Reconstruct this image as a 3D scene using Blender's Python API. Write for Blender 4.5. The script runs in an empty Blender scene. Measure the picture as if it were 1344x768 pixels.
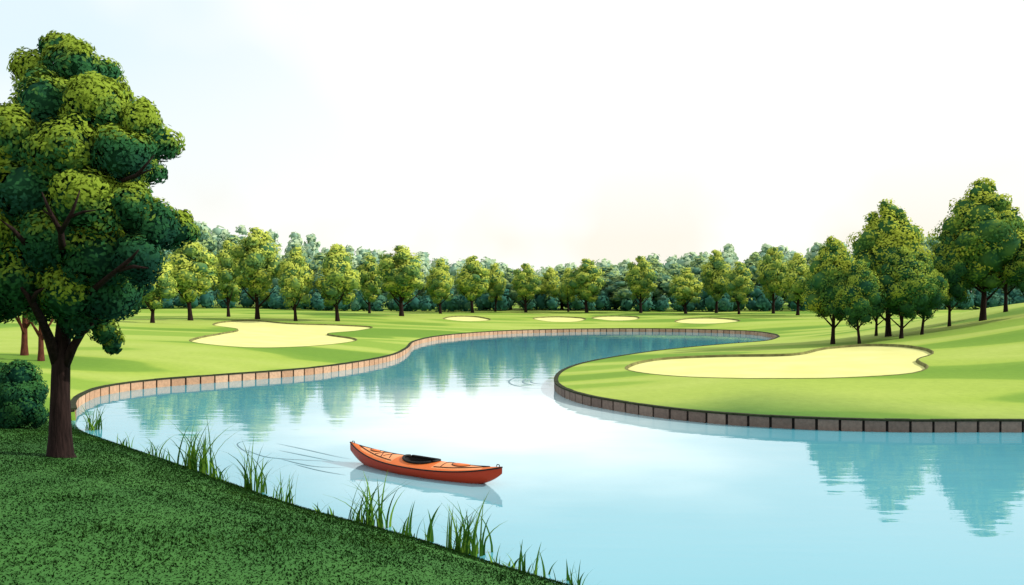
import bpy, math, random
import numpy as np
from mathutils import Vector, Matrix
from mathutils.geometry import delaunay_2d_cdt
random.seed(7); rng=np.random.default_rng(11)
sc=bpy.context.scene; C=sc.collection
R=math.radians
H=4.5; F=1164.0
sc.view_settings.view_transform='Standard'; sc.view_settings.look='None'; sc.view_settings.exposure=0

# ------------------------------------------------------------ camera
cd=bpy.data.cameras.new('camera'); cam=bpy.data.objects.new('camera',cd); C.objects.link(cam)
cam.location=(0,0,H); cam.rotation_euler=(R(90),0,0); cd.sensor_width=36; cd.lens=36*F/1344; cd.clip_end=3000
sc.camera=cam

def U(px,py,z=0.0):
    Y=(H-z)*F/(py-384.0); return ((px-672)/F*Y, Y)
def X(px,Y): return (px-672)/F*Y
def Z(py,Y): return H-(py-384)/F*Y

# ------------------------------------------------------------ materials
def nmat(name):
    m=bpy.data.materials.new(name); m.use_nodes=True
    nt=m.node_tree; b=nt.nodes['Principled BSDF']; return m,nt,b
def N(nt,t,**k):
    n=nt.nodes.new(t)
    for a,v in k.items(): setattr(n,a,v)
    return n
def ramp(nt,stops,src,interp='LINEAR'):
    r=N(nt,'ShaderNodeValToRGB'); r.color_ramp.interpolation=interp
    e=r.color_ramp.elements
    while len(e)<len(stops): e.new(0.5)
    for i,(p,c) in enumerate(stops): e[i].position=p; e[i].color=(*c,1)
    nt.links.new(src,r.inputs[0]); return r.outputs[0]
def mixc(nt,f,a,b,mode='MIX'):
    m=N(nt,'ShaderNodeMix',data_type='RGBA',blend_type=mode)
    for i,v in ((0,f),(6,a),(7,b)):
        if isinstance(v,(int,float)): m.inputs[i].default_value=v
        elif isinstance(v,tuple): m.inputs[i].default_value=(*v,1)
        else: nt.links.new(v,m.inputs[i])
    return m.outputs[2]
def math_(nt,op,a,b=0.0,clamp=False):
    m=N(nt,'ShaderNodeMath',operation=op,use_clamp=clamp)
    for i,v in ((0,a),(1,b)):
        if isinstance(v,(int,float)): m.inputs[i].default_value=v
        else: nt.links.new(v,m.inputs[i])
    return m.outputs[0]
def noise(nt,scale,detail=2,vec=None,mapscale=None,rough=.5,coord='Object'):
    n=N(nt,'ShaderNodeTexNoise'); n.inputs['Scale'].default_value=scale; n.inputs['Detail'].default_value=detail; n.inputs['Roughness'].default_value=rough
    tc=N(nt,'ShaderNodeTexCoord'); v=tc.outputs[coord]
    if mapscale:
        mp=N(nt,'ShaderNodeMapping'); mp.inputs['Scale'].default_value=mapscale; nt.links.new(v,mp.inputs[0]); v=mp.outputs[0]
    nt.links.new(v,n.inputs['Vector']); return n.outputs['Fac']
def bump(nt,b,h,dist,strength=1):
    bp=N(nt,'ShaderNodeBump'); bp.inputs['Distance'].default_value=dist; bp.inputs['Strength'].default_value=strength
    nt.links.new(h,bp.inputs['Height']); nt.links.new(bp.outputs[0],b.inputs['Normal'])
def attr(nt,name):
    a=N(nt,'ShaderNodeAttribute'); a.attribute_name=name; return a.outputs['Fac']

def leafmat(name,dark,mid,light,amp=.25,trans=.3):
    m,nt,b=nmat(name)
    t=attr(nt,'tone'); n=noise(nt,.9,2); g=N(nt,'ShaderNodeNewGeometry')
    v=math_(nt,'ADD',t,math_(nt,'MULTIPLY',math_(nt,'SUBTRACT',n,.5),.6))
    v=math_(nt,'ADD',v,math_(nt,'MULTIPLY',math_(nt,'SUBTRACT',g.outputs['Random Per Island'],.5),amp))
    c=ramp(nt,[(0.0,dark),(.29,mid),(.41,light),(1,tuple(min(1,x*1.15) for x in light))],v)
    nt.links.new(c,b.inputs['Base Color']); b.inputs['Roughness'].default_value=.9
    b.inputs['Specular IOR Level'].default_value=.03
    # thin leaves let some light through
    tr=N(nt,'ShaderNodeBsdfTranslucent'); nt.links.new(c,tr.inputs[0])
    mx=N(nt,'ShaderNodeMixShader'); mx.inputs[0].default_value=trans
    nt.links.new(b.outputs[0],mx.inputs[1]); nt.links.new(tr.outputs[0],mx.inputs[2])
    nt.links.new(mx.outputs[0],nt.nodes['Material Output'].inputs['Surface'])
    return m
def simple(name,col,rough=.6,spec=.3,var=.25,scale=8,bmp=0,mapscale=None):
    m,nt,b=nmat(name)
    n=noise(nt,scale,4,mapscale=mapscale)
    c=ramp(nt,[(.3,tuple(x*(1-var) for x in col)),(.7,tuple(min(1,x*(1+var)) for x in col))],n)
    nt.links.new(c,b.inputs['Base Color']); b.inputs['Roughness'].default_value=rough; b.inputs['Specular IOR Level'].default_value=spec
    if bmp: bump(nt,b,n,bmp)
    return m
M={}
M['leaf_big']=leafmat('leaf_big',(.014,.065,.042),(.032,.125,.04),(.23,.32,.035),.08,.25)
M['leaf_lit']=leafmat('leaf_lit',(.08,.20,.09),(.26,.38,.07),(.54,.60,.11),.08)
M['leaf_gold']=leafmat('leaf_gold',(.035,.13,.055),(.14,.26,.045),(.42,.48,.06),.08)
M['leaf_deep']=leafmat('leaf_deep',(.02,.085,.045),(.06,.18,.045),(.27,.36,.05),.08)
M['leaf_teal']=leafmat('leaf_teal',(.11,.25,.19),(.19,.35,.21),(.36,.48,.19),.08)  # blue-green paleness of distance haze put into the leaf colour
M['leaf_under']=leafmat('leaf_under',(.04,.15,.12),(.06,.19,.14),(.10,.24,.15),.10)  # dark tone holds the shade between the far trunks
M['leaf_wood']=leafmat('leaf_wood',(.26,.43,.32),(.36,.53,.36),(.50,.62,.40),.08)  # distance haze painted as a pale leaf colour
M['leaf_bush']=leafmat('leaf_bush',(.008,.05,.03),(.018,.085,.04),(.04,.14,.04),.14)
M['bark']=simple('bark',(.018,.010,.009),.9,.1,.5,3,.03,(6,6,.8))
M['bark_red']=simple('bark_red',(.09,.03,.018),.9,.1,.4,3,.03,(6,6,.8))

# ground
m,nt,b=nmat('turf'); M['turf']=m
big=noise(nt,1,2,mapscale=(.03,.10,.05),rough=.4)
fine=noise(nt,3.0,5,rough=.7); mid=noise(nt,.35,3)
band=ramp(nt,[(.38,(.13,.25,.028)),(.44,(.17,.29,.035)),(.455,(.30,.40,.06)),(.52,(.37,.45,.095)),(.56,(.33,.42,.075)),(.575,(.22,.34,.045))],big)
band=mixc(nt,math_(nt,'MULTIPLY',mid,.2),band,(.16,.27,.025))
bank_shade=attr(nt,'rough')  # mask of the near bank, where shade is painted into the turf
c=mixc(nt,bank_shade,band,ramp(nt,[(.35,(.035,.12,.026)),(.7,(.055,.165,.033))],mid))  # near bank turf darker, its shade put into the colour
c=mixc(nt,.25,c,ramp(nt,[(.3,(.5,.55,.45)),(.7,(1.1,1.1,1.1))],fine),'MULTIPLY')
nt.links.new(c,b.inputs['Base Color']); b.inputs['Roughness'].default_value=.9; b.inputs['Specular IOR Level'].default_value=.1
bump(nt,b,fine,.03,.5)
# sand
m,nt,b=nmat('sand'); M['sand']=m
n=noise(nt,.4,3); n2=noise(nt,14,3,mapscale=(1,3,1))
c=ramp(nt,[(.3,(.60,.58,.20)),(.7,(.66,.65,.26))],n); nt.links.new(c,b.inputs['Base Color'])
b.inputs['Roughness'].default_value=.95; b.inputs['Specular IOR Level'].default_value=.1; bump(nt,b,n2,.01,.3)
M['lip']=simple('bunker_lip',(.15,.15,.05),.95,.1,.4,2)
M['soil']=simple('soil_edge',(.03,.035,.018),.95,.1,.4,5)
def blockmat(name,a,bc):
    m,nt,b=nmat(name); g=N(nt,'ShaderNodeNewGeometry'); n=noise(nt,7,5,rough=.7)
    c=ramp(nt,[(0,a),(1,bc)],g.outputs['Random Per Island'])
    c=mixc(nt,.6,c,ramp(nt,[(.3,(.45,.45,.45)),(.7,(1.1,1.1,1.1))],n),'MULTIPLY')
    nt.links.new(c,b.inputs['Base Color']); b.inputs['Roughness'].default_value=.85; bump(nt,b,n,.02); return m
M['stone_tan']=blockmat('stone_tan',(.46,.25,.14),(.64,.39,.24))
M['stone_brown']=blockmat('stone_brown',(.16,.105,.085),(.27,.19,.15))
M['mortar']=simple('mortar',(.02,.016,.014),.9,.1,.3,5)
# water
m,nt,b=nmat('lake_water'); M['water']=m
n=noise(nt,1,2,mapscale=(.05,.05,1)); c=ramp(nt,[(.3,(.08,.34,.43)),(.7,(.13,.42,.51))],n)
# white sky reflection painted into the water colour, mid lake
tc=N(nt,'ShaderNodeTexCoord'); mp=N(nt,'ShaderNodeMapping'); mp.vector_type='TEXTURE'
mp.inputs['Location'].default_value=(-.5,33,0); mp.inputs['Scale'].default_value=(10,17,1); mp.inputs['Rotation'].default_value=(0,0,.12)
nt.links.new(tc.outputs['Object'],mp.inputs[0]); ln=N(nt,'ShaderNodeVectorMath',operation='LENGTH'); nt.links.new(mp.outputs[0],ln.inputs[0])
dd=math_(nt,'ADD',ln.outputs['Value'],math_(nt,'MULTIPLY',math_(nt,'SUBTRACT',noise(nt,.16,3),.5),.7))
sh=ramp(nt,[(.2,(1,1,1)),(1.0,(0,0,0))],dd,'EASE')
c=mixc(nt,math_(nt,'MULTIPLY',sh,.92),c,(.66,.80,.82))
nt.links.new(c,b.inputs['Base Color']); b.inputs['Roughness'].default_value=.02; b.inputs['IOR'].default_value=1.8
w1=noise(nt,1,2,mapscale=(.25,1.0,1)); w2=noise(nt,1,2,mapscale=(1.2,4,1))
h=math_(nt,'ADD',w1,math_(nt,'MULTIPLY',w2,.25)); bump(nt,b,h,.008,1)
M['ripple']=simple('ripple_water',(.05,.16,.2),.3,.3,.1,2)
M['blade']=leafmat('reed_blade',(.03,.10,.015),(.06,.17,.02),(.14,.27,.03),.4)
M['lawn']=leafmat('lawn_blade',(.036,.12,.026),(.05,.155,.03),(.08,.21,.035),.12,.4)  # shade of the near bank included in the dark blade colour
M['hull']=simple('kayak_red',(.50,.040,.010),.4,.25,.05,2)
M['deck']=simple('kayak_orange',(.66,.15,.03),.5,.2,.05,2)
M['deck_light']=simple('kayak_light_orange',(.80,.30,.12),.5,.2,.05,2)
M['black']=simple('black_rubber',(.010,.009,.009),.6,.2,.2,8)

# ------------------------------------------------------------ object helpers
def tag(o,label=None,cat=None,group=None,kind=None):
    if label:o['label']=label
    if cat:o['category']=cat
    if group:o['group']=group
    if kind:o['kind']=kind
    return o
def empty(name,loc,rz=0,label=None,cat=None,group=None):
    o=bpy.data.objects.new(name,None); C.objects.link(o); o.location=loc; o.rotation_euler=(0,0,rz); o.empty_display_size=.3
    return tag(o,label,cat,group)
def mk(name,V,Fc,mat,parent=None,tone=None,smooth=False,attrs=None,normals=None):
    me=bpy.data.meshes.new(name); V=np.asarray(V,dtype=np.float32)
    if isinstance(Fc,np.ndarray):
        k=Fc.shape[1]; n=len(Fc)
        me.vertices.add(len(V)); me.vertices.foreach_set('co',V.ravel())
        me.loops.add(n*k); me.loops.foreach_set('vertex_index',Fc.astype(np.int32).ravel())
        me.polygons.add(n); me.polygons.foreach_set('loop_start',np.arange(0,n*k,k,dtype=np.int32))
        me.update(calc_edges=True)
    else:
        me.from_pydata([tuple(map(float,v)) for v in V],[],Fc); me.update()
    if tone is not None and len(tone)==len(me.polygons):
        a=me.attributes.new('tone','FLOAT','FACE'); a.data.foreach_set('value',np.asarray(tone,dtype=np.float32))
    if attrs is not None:
        for k2,v2 in attrs.items():
            a=me.attributes.new(k2,'FLOAT','POINT'); a.data.foreach_set('value',np.asarray(v2,dtype=np.float32))
    if smooth or normals is not None: me.polygons.foreach_set('use_smooth',np.ones(len(me.polygons),dtype=bool))
    if normals is not None:
        me.normals_split_custom_set_from_vertices(np.asarray(normals,dtype=np.float32).tolist())
    me.materials.append(mat); o=bpy.data.objects.new(name,me); C.objects.link(o)
    if parent: o.parent=parent
    return o
class MB:
    def __init__(s): s.v=[]; s.f=[]
    def box(s,c,d,n,L,T,z0,z1):
        k=len(s.v)
        for z in (z0,z1):
            for a,b_ in ((-1,-1),(1,-1),(1,1),(-1,1)):
                s.v.append((c[0]+d[0]*a*L/2+n[0]*b_*T/2,c[1]+d[1]*a*L/2+n[1]*b_*T/2,z))
        s.f+=[(k,k+3,k+2,k+1),(k+4,k+5,k+6,k+7),(k,k+1,k+5,k+4),(k+1,k+2,k+6,k+5),(k+2,k+3,k+7,k+6),(k+3,k,k+4,k+7)]
    def tube(s,pts,rad,n=8,cap=True):
        k0=len(s.v); pts=[Vector(p) for p in pts]
        for i,p in enumerate(pts):
            d=(pts[min(i+1,len(pts)-1)]-pts[max(i-1,0)]).normalized()
            a=Vector((0,1,0)) if abs(d.y)<.8 else Vector((1,0,0))
            u=d.cross(a).normalized(); w=d.cross(u).normalized()
            for j in range(n):
                t=2*math.pi*j/n; q=p+(u*math.cos(t)+w*math.sin(t))*rad[i]; s.v.append(tuple(q))
        for i in range(len(pts)-1):
            for j in range(n):
                a=k0+i*n+j; b_=k0+i*n+(j+1)%n; s.f.append((a,b_,b_+n,a+n))
        if cap:
            s.f.append(tuple(k0+j for j in range(n))[::-1]); e=k0+(len(pts)-1)*n; s.f.append(tuple(e+j for j in range(n)))
    def build(s,name,mat,parent=None,smooth=False): return mk(name,s.v,s.f,mat,parent,smooth=smooth)

# ------------------------------------------------------------ lake outline
def cr(pts,step=.6,closed=False):
    P=[np.array(p,float) for p in pts]; out=[]; n=len(P)
    rngi=range(n) if closed else range(n-1)
    for i in rngi:
        if closed: p0,p1,p2,p3=P[i-1],P[i],P[(i+1)%n],P[(i+2)%n]
        else: p0,p1,p2,p3=P[max(i-1,0)],P[i],P[i+1],P[min(i+2,n-1)]
        k=max(2,int(np.linalg.norm(p2-p1)/step))
        for j in range(k):
            t=j/k; out.append(.5*((2*p1)+(-p0+p2)*t+(2*p0-5*p1+4*p2-p3)*t*t+(-p0+3*p1-3*p2+p3)*t**3))
    if not closed: out.append(P[-1])
    return np.array(out)
wz=.4
w1p=[U(x,y,wz) for x,y in [(98,536),(97,527),(106,518),(135,507),(200,498),(300,490.5),(400,483),(470,474),(515,465),(534,456),(545,447),(580,440),(640,435),(700,432.5),(800,431),(900,431.5),(980,434),(1015,438),(1022,442)]]
w2p=[U(x,y,wz) for x,y in [(1022,442),(1005,447),(950,451.5),(880,458),(820,466),(770,475),(742,484),(730,494),(733,505),(760,516),(800,524),(860,533),(940,541),(1020,546),(1100,549),(1200,551),(1344,551)]]+[(22,28.3),(32,28),(42,25),(45,18),(40,12)]
np_=[(40,12),(30,8),(18,8),(9,9.2),(4.2,11.4),(.9,14.0),(-1.2,16.1),(-4.4,19),(-8.3,23.2),(-11.5,26.5),(-13.7,28.8),w1p[0]]
W1=cr(w1p); W2=cr(w2p); NB=cr(np_)
LAKE=np.vstack([W1[:-1],W2[:-1],NB[:-1]])
nW=len(W1)-1+len(W2)-1
segA=LAKE; segB=np.roll(LAKE,-1,axis=0); isW=np.arange(len(LAKE))<nW
def dseg(P,A,B):
    out=np.full(len(P),1e9)
    for s in range(0,len(P),4000):
        p=P[s:s+4000,None,:]; d=B-A; t=((p-A)*d).sum(-1)/(d*d).sum(-1); t=np.clip(t,0,1)
        q=A+t[...,None]*d-p; out[s:s+4000]=np.sqrt((q*q).sum(-1).min(1))
    return out
def inside(P,L):
    A=L; B=np.roll(L,-1,axis=0); res=np.zeros(len(P),bool)
    for s in range(0,len(P),4000):
        x=P[s:s+4000,0][:,None]; y=P[s:s+4000,1][:,None]
        c=((A[:,1]>y)!=(B[:,1]>y)); xi=A[:,0]+(y-A[:,1])*(B[:,0]-A[:,0])/(B[:,1]-A[:,1]+1e-12)
        res[s:s+4000]=((c&(x<xi)).sum(1)%2)==1
    return res
def ss(a,b,x):
    t=np.clip((x-a)/(b-a),0,1); return t*t*(3-2*t)
def terr(P,full=False):
    P=np.asarray(P,float).reshape(-1,2); x=P[:,0]; y=P[:,1]
    dW=dseg(P,segA[isW],segB[isW]); dN=dseg(P,segA[~isW],segB[~isW])
    hW=.38+1.75*(1-np.exp(-dW/24)); hN=-.15+2.0*(1-np.exp(-dN/6)); w=(dW/(dW+dN+1e-6))**2
    z=hW*(1-w)+hN*w
    z+=3*ss(20,45,x)*(1-ss(70,95,y))*(1-np.exp(-dW/10))*(1-w)
    z+=.18*np.sin(x*.13+1)*np.sin(y*.10)*(1-np.exp(-np.minimum(dW,dN)/8))
    if full:
        r=(1-ss(-1.5,2.5,y-(29.5+.15*(x+14)+1.2*np.sin(x*.8))))*(1-ss(14,24,dN)) ; return z,r
    return z
def gz(x,y): return float(terr([(x,y)])[0])
def hit(px,py):
    Y=np.arange(12,260,.25); P=np.stack([(px-672)/F*Y,Y],1); z=terr(P); ray=H-(py-384)/F*Y
    i=np.argmax(ray<z); return P[i] if ray[i]<z[i] else P[-1]

# ------------------------------------------------------------ bunkers
def bk(pix,step=.8): return cr([hit(*p) for p in pix],step,True)
bunkers=[]
bunkers.append((bk([(822,485),(838,475),(880,469),(950,466),(1020,465),(1052,463),(1085,456),(1135,452),(1185,453),(1218,458),(1224,465),(1204,472),(1218,481),(1198,490),(1130,496),(1050,498),(950,497),(870,493)]),
  'large pale sand bunker with a lobed outline on the right peninsula',))
bunkers.append((bk([(252,449),(262,442),(290,437),(312,432),(280,427),(292,422),(330,420),(380,424),(440,426),(488,429),(470,434),(430,438),(465,444),(460,449),(400,455),(320,456)]),
  'large pale sand bunker with a forked outline on the left fairway',))
for px,py,hw,hd,lab in [(612,418,2.9,5.5,'small far sand bunker, leftmost of the four across the lake'),(735,419,3.4,5,'small far sand bunker, second from left across the lake'),(810,417.5,3.1,4.6,'small far sand bunker, third from left across the lake'),(927,420.5,3.8,4.5,'small far sand bunker, rightmost of the four across the lake')]:
    c=hit(px,py); ps=[(c[0]+hw*math.cos(a)*(1+.12*math.sin(3*a+px)),c[1]+hd*math.sin(a)) for a in np.linspace(0,2*math.pi,10,endpoint=False)]
    bunkers.append((cr(ps,.8,True),lab))

# ------------------------------------------------------------ ground sheet
gx,gy=np.meshgrid(np.arange(-78,79,1.3),np.arange(-16,152,1.3)); G1=np.stack([gx.ravel(),gy.ravel()],1)
G1=G1+rng.uniform(-.2,.2,G1.shape)
gx,gy=np.meshgrid(np.arange(-900,901,30.),np.arange(-300,1501,30.)); G2=np.stack([gx.ravel(),gy.ravel()],1)
G2=G2[~((abs(G2[:,0])<85)&(G2[:,1]>-22)&(G2[:,1]<160))]
loops=[LAKE]+[b_[0] for b_ in bunkers]
keep=np.ones(len(G1),bool)
for L in loops: keep&=dseg(G1,L,np.roll(L,-1,axis=0))>.45
G1=G1[keep]; G1=G1[~inside(G1,LAKE)]
pts=[]; edges=[]
for L in loops:
    k=len(pts); n=len(L); pts+=[Vector(p) for p in L]; edges+=[(k+i,k+(i+1)%n) for i in range(n)]
pts+=[Vector(p) for p in np.vstack([G1,G2])]
vo,eo,fo,_,_,_=delaunay_2d_cdt(pts,edges,[],0,1e-5)
V2=np.array([(v.x,v.y) for v in vo]); Ft=np.array([tuple(f) for f in fo if len(f)==3])
cen=V2[Ft].mean(1); rm=inside(cen,LAKE)
for L in loops[1:]: rm|=inside(cen,L)
Ft=Ft[~rm]; a=V2[Ft]; cr_=(a[:,1,0]-a[:,0,0])*(a[:,2,1]-a[:,0,1])-(a[:,1,1]-a[:,0,1])*(a[:,2,0]-a[:,0,0])
Ft[cr_<0]=Ft[cr_<0][:,::-1]
zz,rr=terr(V2,True)
g=mk('ground',np.column_stack([V2,zz]),Ft,M['turf'],smooth=True,attrs={'rough':rr}); tag(g,kind='structure')  # vertex mask carries the painted shade of the near bank

for L,lab in bunkers:
    c=L.mean(0); root=empty('sand_bunker',(c[0],c[1],gz(*c)),0,lab,'sand bunker')
    off=np.array([c[0],c[1],gz(*c)])
    x0,y0=L.min(0); x1,y1=L.max(0); gx,gy=np.meshgrid(np.arange(x0,x1,.9),np.arange(y0,y1,.9)); P=np.stack([gx.ravel(),gy.ravel()],1)
    P=P[inside(P,L)]; P=P[dseg(P,L,np.roll(L,-1,axis=0))>.4]; n=len(L)
    vo,eo,fo,_,_,_=delaunay_2d_cdt([Vector(p) for p in L]+[Vector(p) for p in P],[(i,(i+1)%n) for i in range(n)],[],1,1e-5)
    v=np.array([(q.x,q.y) for q in vo]); d=dseg(v,L,np.roll(L,-1,axis=0)); z=terr(v)-.12-.12*(1-np.exp(-d/2.0))
    ft=[tuple(f) for f in fo]
    ft=[f if ((v[f[1]][0]-v[f[0]][0])*(v[f[2]][1]-v[f[0]][1])-(v[f[1]][1]-v[f[0]][1])*(v[f[2]][0]-v[f[0]][0]))>0 else f[::-1] for f in ft]
    mk('sand',np.column_stack([v,z])-off,ft,M['sand'],root,smooth=True)
    zl=terr(L)
    t=np.roll(L,-1,axis=0)-np.roll(L,1,axis=0); t/=np.linalg.norm(t,axis=1)[:,None]
    nrm=np.stack([-t[:,1],t[:,0]],1)
    sgn=1 if inside((L+nrm*.1)[:1],L)[0] else -1; nrm*=sgn
    r0=np.column_stack([L-nrm*.05,zl+.008]); r1=np.column_stack([L+nrm*.03,zl+.022]); r2=np.column_stack([L+nrm*.10,zl-.17])
    V=np.vstack([r0,r1,r2])-off; f=[]
    for i in range(n):
        j=(i+1)%n; f+=[(i,j,n+j,n+i),(n+i,n+j,2*n+j,2*n+i)]
    mk('lip',V,f,M['lip'],root,smooth=True)

# ------------------------------------------------------------ water
wv=[(-30,4,0),(60,4,0),(60,125,0),(-30,125,0)]
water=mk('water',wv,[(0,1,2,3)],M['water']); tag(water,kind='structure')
bed=mk('lake_bed',[(-30,4,-1.2),(60,4,-1.2),(60,125,-1.2),(-30,125,-1.2)],[(0,1,2,3)],M['soil']); tag(bed,kind='structure')
def strip(pp,wd,z=.006):
    P=cr(pp,.15); n=len(P); t=np.gradient(P,axis=0); t/=np.linalg.norm(t,axis=1)[:,None]; nr=np.stack([-t[:,1],t[:,0]],1)
    w=wd*np.sin(np.linspace(.05,math.pi-.05,n))[:,None]
    V=np.vstack([np.column_stack([P-nr*w,np.full(n,z)]),np.column_stack([P+nr*w,np.full(n,z)])])
    return mk('ripple',V,[(i,i+1,n+i+1,n+i) for i in range(n-1)],M['ripple'],water)
for pp in [[(362,582),(400,590),(440,599),(462,603)],[(322,590),(350,600),(400,604),(450,606)],[(366,602),(410,612),(455,614)],[(330,577),(312,582),(318,590),(332,596)],[(385,609),(420,618),(455,624)],[(365,591),(410,600),(440,606)]]:
    strip([U(*p) for p in pp],.020)
c0=U(712,501)
for r_,a0,a1 in [(1.0,2.0,4.6),(1.7,1.7,4.9),(.6,2.4,5.5)]:
    strip([(c0[0]+r_*math.cos(a),c0[1]+r_*1.9*math.sin(a)) for a in np.linspace(a0,a1,7)],.05)

# ------------------------------------------------------------ retaining walls
def wall(P,mat,label,L=.62):
    seg=np.linalg.norm(np.diff(P,axis=0),axis=1); s=np.concatenate([[0],np.cumsum(seg)]); n=int(s[-1]/L); L=s[-1]/n
    q=np.array([[np.interp(k*L,s,P[:,i]) for i in (0,1)] for k in range(n+1)])
    c=q[0]; root=empty('retaining_wall',(c[0],c[1],0),0,label,'retaining wall')
    B=MB(); Bk=MB(); Cp=MB()
    for k in range(n):
        a=q[k]-c; b_=q[k+1]-c; d=(b_-a)/np.linalg.norm(b_-a); nl=np.array([-d[1],d[0]]); m_=(a+b_)/2; l=np.linalg.norm(b_-a)
        j=random.uniform(-.012,.012)
        B.box(m_+nl*(.07+j),d,nl,l-.085,.24,-.35,.352+random.uniform(-.006,.004))
        Bk.box(m_+nl*.11,d,nl,l+.06,.20,-.35,.33)
        Cp.box(m_+nl*(.02),d,nl,l+.05,.20,.357,.415+random.uniform(-.006,.006))
    B.build('block_course',mat,root); Bk.build('mortar_bed',M['mortar'],root); Cp.build('turf_edge',M['soil'],root)
wall(W1,M['stone_tan'],'low tan block wall curving along the left and far shores of the lake',.75)
wall(W2,M['stone_brown'],'low dark brown block wall around the right grassy peninsula',.72)

# ------------------------------------------------------------ trees
import bmesh
def ico(sub):
    bm=bmesh.new(); bmesh.ops.create_icosphere(bm,subdivisions=sub,radius=1); v=np.array([tuple(x.co) for x in bm.verts]); f=np.array([[y.index for y in x.verts] for x in bm.faces]); bm.free(); return v,f
IV,IF=ico(2)
def crown_arrays(lobes,nleaf,size,rg,nsub=9,core=.6,topbias=.22):
    Ls=np.array(lobes,float); Vs=[];Fs=[];Ts=[];Ns=[]; k=0
    zmin=(Ls[:,2]-Ls[:,3]).min(); zmax=(Ls[:,2]+Ls[:,3]).max()
    cc=np.array([*Ls[:,:2].mean(0),zmin+.45*(zmax-zmin)])
    tot=(Ls[:,3]**2).sum()
    for L in Ls:
        c=L[:3]; r=L[3]
        jit=1+rg.uniform(-.18,.18,(len(IV),1)); Vs.append(c+IV*r*core*jit); Fs.append(IF+k); k+=len(IV)
        Ts.append(np.full(len(IF),.08)); Ns.append(IV)
        lt=rg.normal(0,.10)+.24
        dirs=rg.normal(size=(nsub,3)); dirs/=np.linalg.norm(dirs,axis=1)[:,None]
        nl=int(nleaf*r*r/tot)
        sidx=rg.integers(0,nsub,nl); subt=rg.normal(0,.04,nsub)
        sc_=c+dirs*r*.60; sr=r*rg.uniform(.34,.50,nsub)
        dn=rg.normal(size=(nl,3)); dn/=np.linalg.norm(dn,axis=1)[:,None]
        flip=(dn*dirs[sidx]).sum(1)<-.15; dn[flip]*=-1
        p=sc_[sidx]+dn*(sr[sidx]*rg.uniform(.80,1.08,nl))[:,None]
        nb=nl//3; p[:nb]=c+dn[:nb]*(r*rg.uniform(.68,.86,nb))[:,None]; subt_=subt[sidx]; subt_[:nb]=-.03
        lo=(p-c); lo/=np.linalg.norm(lo,axis=1)[:,None]+1e-9
        ok=np.ones(nl,bool)
        for Q in Ls:
            if Q is L: continue
            ok&=((p-Q[:3])**2).sum(1)>(Q[3]*.62)**2
        p=p[ok]; dn=dn[ok]; st=subt_[ok]; lo=lo[ok]; n=len(p)
        nr=dn*.7+lo*.5+rg.normal(0,.26,(n,3)); nr/=np.linalg.norm(nr,axis=1)[:,None]
        a=np.cross(nr,rg.normal(size=(n,3))); a/=np.linalg.norm(a,axis=1)[:,None]; b_=np.cross(nr,a)
        s=(size*rg.uniform(.6,1.25,n))[:,None]
        q=np.stack([p+a*s,p+b_*s*.55,p-a*s,p-b_*s*.55],1).reshape(-1,3)
        base=k+np.arange(n)*4
        f=np.concatenate([np.stack([base,base+1,base+2],1),np.stack([base,base+2,base+3],1)])
        gd=p-cc; gd/=np.linalg.norm(gd,axis=1)[:,None]+1e-9
        cn=dn*.35+lo*.5+gd*.6+rg.normal(0,.06,(n,3)); cn/=np.linalg.norm(cn,axis=1)[:,None]
        bad=(cn*nr).sum(1)<.1; cn[bad]=nr[bad]
        Vs.append(q); Fs.append(f); Ns.append(np.repeat(cn,4,axis=0)); k+=4*n
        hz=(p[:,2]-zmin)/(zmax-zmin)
        t=lt+st+topbias*(hz-.35)+.06*dn[:,2]+.16*lo[:,2]+.05  # higher and upward-facing leaves toned lighter: light from above painted in
        Ts.append(np.concatenate([t,t]))
    return np.vstack(Vs),np.vstack(Fs),np.concatenate(Ts),np.vstack(Ns)

def egg_lobes(rg,w,z0,z1,n=20,point=.85):
    h=z1-z0; out=[]
    for i in range(n):
        t=(i+.5)/n; e=(math.sin(math.pi*(t**point*.84+.12)))**.75*w/2
        a=i*2.4+rg.uniform(-.5,.5); r=e*rg.uniform(.46,.66)
        rr_=max(0,e-r*.85)*rg.uniform(.8,1.15)
        out.append((rr_*math.cos(a),rr_*math.sin(a),z0+r*.7+t*(h-1.5*r),r))
    out.append((0,0,z1-w*.17,w*.16)); 
    for t in (.3,.55,.75): out.append((0,0,z0+h*t,w*.30*(1.1-.4*t)))
    return out

def make_tree(name,w,h,nleaf,size,leaf,bark,seed,cb=.24,tr=None,nl=20,point=.85,forks=4):
    rg=np.random.default_rng(seed); root=empty(name,(0,0,0))
    tr=tr or h*.020; B=MB(); lean=rg.uniform(-.03,.03)*h
    p=[(0,0,-.25),(0,0,.0),(lean*.2,0,h*.08),(lean*.6,0,h*.2),(lean,0,h*.38),(lean*.8,0,h*.7)]
    B.tube(p,[tr*1.7,tr*1.35,tr,tr*.85,tr*.6,tr*.2],9)
    for i in range(forks):
        a=i*6.28/forks+rg.uniform(-.5,.5); z=h*rg.uniform(.10,.2); l=w*rg.uniform(.25,.4)
        B.tube([(lean*.5,0,z),(lean*.5+l*.45*math.cos(a),l*.45*math.sin(a),z+h*.09),(lean*.5+l*math.cos(a),l*math.sin(a),z+h*.22)],[tr*.5,tr*.36,tr*.12],6)
    B.build('trunk',bark,root,smooth=True)
    V,Fc,T,Nn=crown_arrays(egg_lobes(rg,w,h*cb,h,nl,point),nleaf,size,rg)
    mk('crown',V,Fc,leaf,root,tone=T,normals=Nn)
    return root
def dup(root,loc,rz,scale):
    r=root.copy(); C.objects.link(r); r.location=loc; r.rotation_euler=(0,0,rz); r.scale=scale
    for ch in list(root.children):
        c=ch.copy(); C.objects.link(c); c.parent=r
    return r

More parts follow.
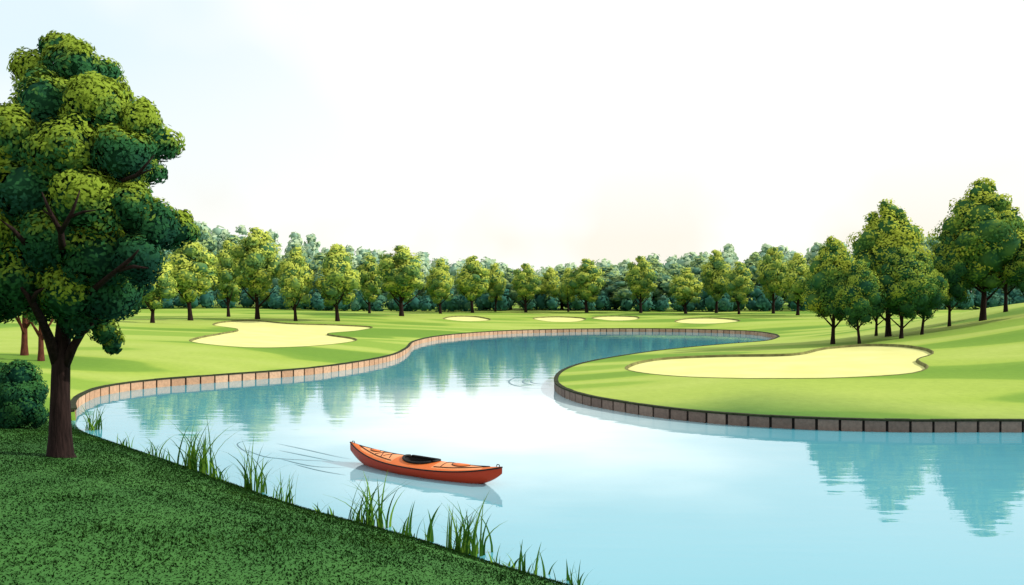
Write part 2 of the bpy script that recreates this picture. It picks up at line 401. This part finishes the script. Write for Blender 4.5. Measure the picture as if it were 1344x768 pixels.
# --- big near tree on the left bank
YT=19.6; bx=X(80,YT); bz=gz(bx,YT)
root=empty('broadleaf_tree',(bx,YT,bz),0,'tall dark green tree filling the left side of the near bank','tree')
s=YT/F
def T_(px,py,dy=0):
    k=1+dy/YT                      # point at depth offset dy in front of / behind the trunk
    return ((px-672)*s*k-bx,dy,H-(py-384)*s*k-bz)
B=MB()
B.tube([T_(80,625),T_(80,607),T_(79,596),T_(79,570),T_(79,520),T_(80,480),T_(82,450),T_(86,400,.1),T_(92,330,.1),T_(95,240)],[.46,.37,.28,.235,.20,.19,.17,.14,.10,.05],14)
tk=B.build('trunk',M['bark'],root,smooth=True)
def limb(pp,rad):
    b_=MB(); b_.tube(pp,rad,8); b_.build('branch',M['bark'],root,smooth=True)
limb([T_(76,480),T_(66,448,-.3),T_(55,420,-.9),T_(42,396,-1.6),T_(28,378,-1.9)],[.13,.11,.09,.07,.03])
limb([T_(42,396,-1.6),T_(48,384,-1.8),T_(58,378,-1.9)],[.06,.04,.015])
limb([T_(84,482),T_(96,455,-.1),T_(108,436,-.3),T_(128,418,-.5)],[.12,.10,.08,.03])
limb([T_(86,420,.1),T_(118,384,-1.2),T_(152,356,-2.3),T_(172,340,-2.6)],[.09,.07,.05,.04])
limb([T_(152,356,-2.3),T_(175,350,-2.5),T_(194,352,-2.6)],[.045,.04,.012])
limb([T_(172,340,-2.6),T_(182,328,-2.7)],[.04,.012])
limb([T_(90,360,.1),T_(82,325,-1.8),T_(80,305,-3.1),T_(64,275,-3.3),T_(55,252,-3.35)],[.08,.07,.055,.035,.01])
limb([T_(70,285,-3.25),T_(56,276,-3.3)],[.03,.01])
limb([T_(80,305,-3.1),T_(95,278,-3.3),T_(105,250,-3.35)],[.05,.035,.01])
limb([T_(92,285,-3.25),T_(110,278,-3.3),T_(126,276,-3.35)],[.035,.025,.008])
limb([T_(92,300),T_(140,245,-1.0),T_(180,230,-2.2),T_(203,203,-2.4)],[.07,.055,.04,.01])
limb([T_(180,230,-2.2),T_(200,222,-2.3)],[.03,.01])
limb([T_(70,360),T_(38,325,-1.8),T_(16,300,-2.9),T_(0,288,-3.0)],[.07,.055,.035,.01])
L2=[(78,66,27),(45,92,30),(105,88,36),(138,92,22),(60,135,48),(125,140,50),(185,158,34),(212,186,28),(20,180,44),(90,200,60),(160,205,44),(195,225,24),(35,250,52),(110,265,58),(172,268,36),(205,292,36),(236,302,26),(60,320,56),(130,335,55),(185,335,38),(25,365,50),(90,385,46),(145,390,40),(175,372,26),(135,432,24),(150,450,16),(-20,225,55),(-35,310,60),(-40,140,35),(-20,385,42),(100,420,26)]
rg=np.random.default_rng(5); lobes=[]
for px0,py0,r in L2:
    reps=1 if r<32 else 3
    for q in range(reps):
        px,py=px0,py0
        wd=1.7*math.sin(math.pi*min(.9,max(.1,(py-20)/450)))
        dy=rg.uniform(-.35,.35) if reps==1 else (-wd,0,wd)[q]+rg.uniform(-.3,.3)
        k=1 if q==1 or reps==1 else .88
        if q: px+=rg.uniform(-12,12); py+=rg.uniform(-12,12)
        lobes.append((*T_(px,py,dy),r*s*k))
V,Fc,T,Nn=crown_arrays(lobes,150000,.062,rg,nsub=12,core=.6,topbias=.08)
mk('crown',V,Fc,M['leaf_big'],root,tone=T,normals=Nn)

ORD=['first','second','third','fourth','fifth','sixth','seventh','eighth','ninth','tenth','eleventh','twelfth','thirteenth','fourteenth','fifteenth','sixteenth','seventeenth','eighteenth','nineteenth','twentieth','twenty-first','twenty-second']
protos={}
def proto(kind,i):
    key=(kind,i)
    if key not in protos:
        if kind=='lit': r=make_tree('lakeside_tree',5.2,10,6500,.17,M['leaf_lit'],M['bark'],100+i,cb=.17,nl=18,point=.8+.15*i)
        elif kind=='deep': r=make_tree('hillside_tree',5.6,10,16000,.115,M['leaf_deep'],M['bark'],200+i,cb=.2,nl=24,tr=.15)
        elif kind=='gold': r=make_tree('hillside_tree',5.6,10,16000,.115,M['leaf_gold'],M['bark'],300+i,cb=.2,nl=26,tr=.17)
        elif kind=='teal': r=make_tree('woodland_tree',5.5,10,3500,.24,M['leaf_teal'],M['bark'],400+i,cb=.10,nl=16)
        elif kind=='red': r=make_tree('woodland_tree',5.5,10,9000,.13,M['leaf_deep'],M['bark_red'],500+i,cb=.26,nl=16,tr=.24)
        protos[key]=[r,False]
    return protos[key]
def place(kind,i,px,Y,top,wpx,label,group=None):
    pr=proto(kind,i); x=X(px,Y); z=gz(x,Y); h=(Z(top,Y)-z); w=wpx/F*Y
    bw={'lit':5.2,'deep':5.6,'gold':5.6,'teal':5.5,'red':5.5}[kind]
    sc_=(w/bw,w/bw,h/10); rz=random.uniform(0,6.28)
    if not pr[1]: r=pr[0]; pr[1]=True; r.location=(x,Y,z); r.scale=sc_; r.rotation_euler=(0,0,rz)
    else: r=dup(pr[0],(x,Y,z),rz,sc_)
    for k in ('label','category','group'):
        if k in r: del r[k]
    return tag(r,label,'tree',group)

far=[(200,84,322,62),(250,92,306,74),(300,104,314,50),(338,98,296,72),(388,96,322,52),(443,98,318,66),(485,118,334,40),(527,112,320,72),(578,122,338,44),(620,126,334,50),(650,130,344,32),(690,128,344,42),(722,134,350,38),(746,130,350,30),(770,128,338,52),(841,128,334,46),(900,124,350,48),(940,126,326,44),(970,120,342,40),(1015,122,322,46),(1047,116,330,50),(1075,112,334,42)]
for i,(px,Y,top,w) in enumerate(far):
    d='broad' if w>60 else ('slender' if w<39 else 'rounded')
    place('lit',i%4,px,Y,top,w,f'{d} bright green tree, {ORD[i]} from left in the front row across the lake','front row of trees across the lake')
hill=[('gold',0,1093,58,308,82,'rounded tree at the left end of the hillside group beside the peninsula bunker'),
('deep',1,1128,56,338,68,'small dark tree second from left in the hillside group on the right'),
('gold',1,1166,61,260,110,'tall tree with a bright top left of centre in the right hillside group'),
('deep',0,1183,57,322,84,'dark low tree standing in front of the tall bright topped hillside tree'),
('deep',2,1150,64,330,62,'dark tree behind the small dark tree in the right hillside group'),
('deep',1,1210,58,330,66,'dark tree right of the tall bright topped tree on the hillside'),
('deep',2,1246,62,300,68,'dark tree just left of the tallest hillside tree near the right edge'),
('gold',2,1290,62,232,118,'tallest hillside tree with a wide bright crown near the right edge'),
('gold',0,1320,66,262,74,'bright tree behind the tallest hillside tree near the right edge'),
('deep',0,1352,60,300,70,'dark tree cut by the right edge of the picture on the hilltop')]
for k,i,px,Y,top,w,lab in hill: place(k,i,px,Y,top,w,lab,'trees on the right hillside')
for px,Y,top,w,lab in [(32,47,290,90,'left one of two red brown trunked trees behind the bush at left'),(54,45,300,80,'right one of two red brown trunked trees behind the bush at left')]:
    place('red',px%2,px,Y,top,w,lab,'red brown trunked trees at far left')
for i in range(46):
    px=-40+i*31+random.uniform(-8,8); Y=random.uniform(136,146)
    t=np.interp(px,[0,280,420,600,720,800,930,1100,1200,1400],[300,300,322,346,356,346,334,318,300,290])+random.uniform(-2,18)
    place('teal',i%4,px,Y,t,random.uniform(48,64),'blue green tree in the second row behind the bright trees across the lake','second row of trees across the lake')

rg=np.random.default_rng(77)
def mass(name,gen,mat,label,cat,shift=0):
    Vs=[];Fs=[];Ts=[];Ns=[];k=0
    for l,nl,sz,ns in gen:
        V,Fc,T,Nn=crown_arrays(l,nl,sz,rg,nsub=ns); Vs.append(V);Fs.append(Fc+k);Ts.append(T+shift);Ns.append(Nn);k+=len(V)
    w=mk(name,np.vstack(Vs),np.vstack(Fs),mat,tone=np.concatenate(Ts),normals=np.vstack(Ns)); tag(w,label,cat,kind='stuff')
def gen_wood():
    for i in range(120):
        x=-130+i*2.2+rg.uniform(-1.5,1.5); Y=rg.uniform(156,186); z=gz(x,Y); px=x/Y*F+672
        top=np.interp(px,[-200,280,420,600,720,800,930,1100,1200,1500],[300,290,310,336,346,336,324,312,304,296])+rg.uniform(-4,12)
        h=Z(top,Y)-z; w=rg.uniform(7,11)
        l=np.array(egg_lobes(rg,w,0,h,9,.8)); l[:,:3]+=(x,Y,z); yield l,900,.5,6
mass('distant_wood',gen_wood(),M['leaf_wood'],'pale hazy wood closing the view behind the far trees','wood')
def gen_under():
    for i in range(150):
        x=-95+i*1.3+rg.uniform(-.8,.8); Y=rg.uniform(131,137)+2*math.sin(x*.1); z=gz(x,Y)
        hh=rg.uniform(1.6,3.2); yield [(x,Y,z+hh*.45,hh*.62),(x+rg.uniform(-.8,.8),Y+1,z+hh*.9,hh*.45)],200,.3,5
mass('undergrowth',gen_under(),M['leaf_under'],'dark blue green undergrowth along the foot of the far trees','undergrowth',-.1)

# bush
Y=25.3; x=X(22,Y); z=gz(x,Y); root=empty('rounded_bush',(x,Y,z),0,'rounded dark green bush at the left edge behind the big tree','bush')
l=[(0,0,.9,.75),(.35,-.2,.6,.55),(-.5,.1,.7,.7),(.15,-.1,1.45,.55),(-.4,0,1.35,.55),(.45,.1,1.05,.45),(0,-.3,.4,.5),(-.9,0,.6,.6),(.5,0,.35,.4)]
V,Fc,T,Nn=crown_arrays(l,16000,.05,rg,nsub=10); mk('foliage',V,Fc,M['leaf_bush'],root,tone=T,normals=Nn)
B=MB(); B.tube([(0,0,-.2),(0,0,.3),(.1,0,.8)],[.08,.06,.03],8)
for a in (1,2.6,4.2): B.tube([(0,0,0),(.25*math.cos(a),.25*math.sin(a),.6)],[.04,.02],6)
B.build('stem',M['bark'],root,smooth=True)

# ------------------------------------------------------------ reeds and lawn
def blades(P,hgt,wid,lean,rg,seg=4):
    n=len(P); a=rg.uniform(0,6.28,n); d=np.stack([np.cos(a),np.sin(a),np.zeros(n)],1); sd=np.stack([-np.sin(a+rg.uniform(-.8,.8,n)),np.cos(a),np.zeros(n)],1)
    V=[]
    for k_ in range(seg+1):
        t=k_/seg; c=P+d*(lean*hgt*t**2.2)[:,None]; c[:,2]+=hgt*(t-.22*lean*t**3)
        w=wid*(1-t**1.5)+.0008; V.append(c-sd*w[:,None]); V.append(c+sd*w[:,None])
    V=np.stack(V,1); m_=2*(seg+1); base=(np.arange(n)*m_)[:,None]; f=[]
    for k_ in range(seg): f.append(np.concatenate([base+2*k_,base+2*k_+1,base+2*k_+3,base+2*k_+2],1))
    Fc=np.stack(f,1).reshape(-1,4); return V.reshape(-1,3),Fc
rg=np.random.default_rng(31)
tuf=[(124,562,1.1,34,.35),(160,585,.6,16,.3),(205,605,.7,20,.35),(258,622,1.5,64,.38),(290,636,.7,18,.3),(330,645,1.4,36,.28),(372,658,.85,24,.3),(425,676,.5,14,.25),(482,690,1.15,56,.36),(540,708,.7,24,.35),(612,726,1.1,62,.38),(660,742,.45,16,.25),(696,752,.6,24,.3),(752,764,.5,20,.25)]
for i,(px,py,h,n,rad) in enumerate(tuf):
    Y=(H-.05)*F/(py-384); x=X(px,Y); z=max(gz(x,Y),-.05)
    size_='tall' if h>1 else ('small' if h<.6 else 'medium')
    r=empty('reed_clump',(x,Y,z),0,f'{size_} clump of long grass blades, {ORD[i]} from left along the near water edge','long grass','long grass clumps along the near bank')
    P=np.column_stack([rg.normal(0,rad*.5,n),rg.normal(0,rad*.4,n),np.full(n,-.1)])
    V,Fc=blades(P,h*rg.uniform(.3,1.05,n),rg.uniform(.015,.032,n),rg.uniform(.1,.85,n),rg,6)
    mk('blades',V,Fc,M['blade'],r,tone=np.repeat(rg.uniform(.05,.5,n),6))
n=420000; P=np.column_stack([rg.uniform(-19,7,n),rg.uniform(8,32,n)])
vis=(np.abs(P[:,0]/P[:,1])<.68)&(P[:,0]<1.6-(P[:,1]-14)*.75+2.5); P=P[vis]; P=P[~inside(P,LAKE)]
z,r_=terr(P,True); ok=(z>.0)&(rg.uniform(0,1,len(P))<r_); P=P[ok]; z=z[ok]; n=len(P)
P3=np.column_stack([P,z-.01]); patch=.5+.5*np.sin(P[:,0]*.7+np.sin(P[:,1]*.7)*2)*np.sin(P[:,1]*.8+1)
V,Fc=blades(P3,rg.uniform(.018,.036,n)*(1+.3*patch),rg.uniform(.006,.011,n),rg.uniform(.8,1.6,n),rg,2)
w=mk('lawn_grass',V,Fc,M['lawn'],tone=np.repeat(.02+.36*patch+rg.uniform(-.04,.04,n),2),normals=np.tile(np.array([[0,-.15,.98]]),(len(V),1))); tag(w,'near bank grass with shade painted into its dark green','grass',kind='stuff')

# ------------------------------------------------------------ kayak
kL=2.56; kc=(-2.27,22.1); ka=math.atan2(23.5-20.6,-4.15+.33)
kay=empty('kayak',(kc[0],kc[1],0.0),ka,'red and orange kayak with a black cockpit floating empty on the lake','kayak')
def hw(t): return .52*max(0,(1-abs(t)**1.9))**.95
def shz(t): return .22+.23*abs(t)**2.8+(.06*t**3 if t>0 else 0)
def kz(t): return -.12+.42*abs(t)**5
NT=80; NS=12
hv=[];hf=[]
ts=[-1+2*i/NT for i in range(NT+1)]
for t in ts:
    w_=max(hw(t),.008); zs=shz(t); zk=min(kz(t),zs-.02)
    for j in range(-NS,NS+1):
        a=j/NS*math.pi/2; y=w_*math.copysign(abs(math.sin(a))**.75,a) if j else 0
        zz_=zk+(zs-zk)*(1-math.cos(a))
        hv.append((t*kL,y,zz_))
m_=2*NS+1
for i in range(NT):
    for j in range(m_-1):
        a=i*m_+j; hf.append((a,a+m_,a+m_+1,a+1)[::-1])
mk('hull',hv,hf,M['hull'],kay,smooth=True)
def dz(t,s_): return shz(t)+ (.12*(1-abs(t)**2)+.015)*(1-abs(s_)**1.8)
cx,ca,cb_=-.02,.54,.33
dv=[];parts={0:[],1:[],2:[]};ND=160;NQ=36
for i in range(ND+1):
    t=-1+2*i/ND; w_=max(hw(t),.008)
    for j in range(NQ+1):
        s_=-1+2*j/NQ; dv.append((t*kL,w_*s_,dz(t,s_)+.002))
def panel(x_,s_):
    if .66<x_<2.05 and abs(s_)<.82-.10*(x_-.72): return 1
    if -2.05<x_<-.68 and abs(s_)<.78: return 2
    return 0
for i in range(ND):
    for j in range(NQ):
        a=i*(NQ+1)+j; q=[dv[k_] for k_ in (a,a+1,a+NQ+2,a+NQ+1)]
        mx=sum(v[0] for v in q)/4; my=sum(v[1] for v in q)/4
        if ((mx-cx)/ca)**2+(my/cb_)**2<.93: continue
        parts[panel(mx,-1+2*(j+.5)/NQ)].append((a,a+NQ+1,a+NQ+2,a+1))
def prune(v,f):
    u=sorted({i for q in f for i in q}); mp={a:b for b,a in enumerate(u)}; return [v[i] for i in u],[tuple(mp[i] for i in q) for q in f]
mk('deck',*prune(dv,parts[0]),M['deck'],kay,smooth=True)
for k_ in (1,2): mk('deck_panel',*prune(dv,parts[k_]),M['deck_light'],kay,smooth=True)
def on(x,y,o=.01):
    t=x/kL; return (x,y,dz(t,max(-1,min(1,y/max(hw(t),.02))))+o)
B=MB()
for s_ in (-1,1): B.tube([(t*kL,s_*(hw(t)+.006),shz(t)) for t in ts],[.017]*len(ts),6)
B.build('seam',M['black'],kay,smooth=True)
B=MB(); pe=[on(cx+ca*math.cos(a),cb_*math.sin(a),.022) for a in np.linspace(0,2*math.pi,49)]; B.tube(pe,[.032]*49,8,False)
co=B.build('cockpit_rim',M['black'],kay,smooth=True)
tv=[];tf=[]
for k_,(sc1,zo) in enumerate([(1.0,.015),(.97,-.08),(.9,-.22),(.6,-.27),(.02,-.27)]):
    for a in np.linspace(0,2*math.pi,40,endpoint=False):
        x_,y_=cx+ca*sc1*math.cos(a),cb_*sc1*math.sin(a); b0=on(cx+ca*math.cos(a),cb_*math.sin(a),0)[2] if k_<2 else .30
        tv.append((x_,y_,b0+zo))
for k_ in range(4):
    for j in range(40):
        a=k_*40+j;b_=k_*40+(j+1)%40; tf.append((a,b_,b_+40,a+40))
mk('cockpit_tub',tv,tf,M['black'],kay,smooth=True)
B=MB(); B.box((cx-.1,0),(1,0),(0,1),.36,.36,.06,.12); B.box((cx-.30,0),(1,0),(0,1),.05,.30,.10,.27)
se=B.build('seat',M['black'],kay)
bv=se.modifiers.new('bevel','BEVEL'); bv.width=.02; bv.segments=3
def dl(name,pts,r=.009):
    b_=MB(); P=cr(pts,.06); b_.tube([on(p[0],p[1],.008) for p in P],[r]*len(P),6); b_.build(name,M['black'],kay,smooth=True)
for s_ in (-1,1):
    dl('deck_line',[(.70,s_*.34),(1.2,s_*.26),(1.7,s_*.14),(2.2,0)],.012)
    dl('deck_line',[(-.72,s_*.32),(-1.2,s_*.25),(-1.7,s_*.13),(-2.2,0)],.012)
for x_ in (.85,1.15): dl('bungee_cord',[(x_,-.25),(x_+.15,0),(x_+.28,.19)]); dl('bungee_cord',[(x_,.25),(x_+.15,0),(x_+.28,-.19)])
dl('bungee_cord',[(-.9,-.27),(-.86,0),(-.9,.27)])
for hx,ra,rb in ((1.6,.16,.08),(-1.32,.26,.14)):
    V=[on(hx,0,.028)]; f=[]
    for q,(k_,o_) in enumerate(((.9,.026),(1,.012))):
        V+=[on(hx+ra*k_*math.cos(a),rb*k_*math.sin(a),o_) for a in np.linspace(0,2*math.pi,28,endpoint=False)]
    f=[(0,1+j,1+(j+1)%28) for j in range(28)]+[(1+j,29+j,29+(j+1)%28,1+(j+1)%28) for j in range(28)]
    hh=mk('hatch',V,f,M['deck'],kay,smooth=True)
    b_=MB(); b_.tube([on(hx+ra*1.03*math.cos(a),rb*1.03*math.sin(a),.012) for a in np.linspace(0,2*math.pi,33)],[.008]*33,6,False); b_.build('gasket',M['black'],hh,smooth=True)
for sgn in (-1,1):
    t=sgn*.955; b_=MB(); z0=dz(t,0); b_.tube([(t*kL-.05,0,z0),(t*kL-.03,0,z0+.05),(t*kL+.03,0,z0+.05),(t*kL+.05,0,z0)],[.011]*4,6); b_.build('carry_handle',M['black'],kay,smooth=True)

# ------------------------------------------------------------ light
sd=Vector((.86,.02,.60)).normalized(); el=math.asin(sd.z)
sl=bpy.data.lights.new('sun','SUN'); sl.energy=4.6; sl.angle=R(.5); sl.color=(1,.95,.85)
so=bpy.data.objects.new('sun',sl); C.objects.link(so); so.rotation_euler=(-sd).to_track_quat('-Z','Y').to_euler()
wd=bpy.data.worlds.new('World'); sc.world=wd; wd.use_nodes=True; nt=wd.node_tree; bg=nt.nodes['Background']
sky=N(nt,'ShaderNodeTexSky',sky_type='NISHITA'); sky.sun_disc=False; sky.sun_elevation=el; sky.sun_rotation=math.atan2(sd.x,sd.y)
tc=N(nt,'ShaderNodeTexCoord'); sp=N(nt,'ShaderNodeSeparateXYZ'); nt.links.new(tc.outputs['Generated'],sp.inputs[0])
n_=noise(nt,3.2,3,coord='Generated'); n3=noise(nt,5.5,3,coord='Generated')
cream=mixc(nt,ramp(nt,[(.42,(0,0,0)),(.58,(1,1,1))],n3),(10.8,10.7,10.3),(10.3,9.8,8.7))
hz=ramp(nt,[(.06,(1,1,1)),(.17,(0,0,0))],sp.outputs[2])
hi=ramp(nt,[(.2,(10.9,10.9,10.9)),(1,(9.6,10.0,10.3))],sp.outputs[2])
veil=mixc(nt,hz,hi,cream)
left=math_(nt,'SUBTRACT',math_(nt,'MULTIPLY',sp.outputs[0],-2.6),.1,True)
up=math_(nt,'MULTIPLY',math_(nt,'SUBTRACT',sp.outputs[2],.04),5.0,True)
fac=math_(nt,'MULTIPLY',math_(nt,'MULTIPLY',left,up),ramp(nt,[(.38,(0,0,0)),(.56,(1,1,1))],n_),True)
veil=mixc(nt,fac,veil,(8.2,9.7,10.3))
c=mixc(nt,.96,sky.outputs[0],veil)
nt.links.new(c,bg.inputs[0]); bg.inputs[1].default_value=.1
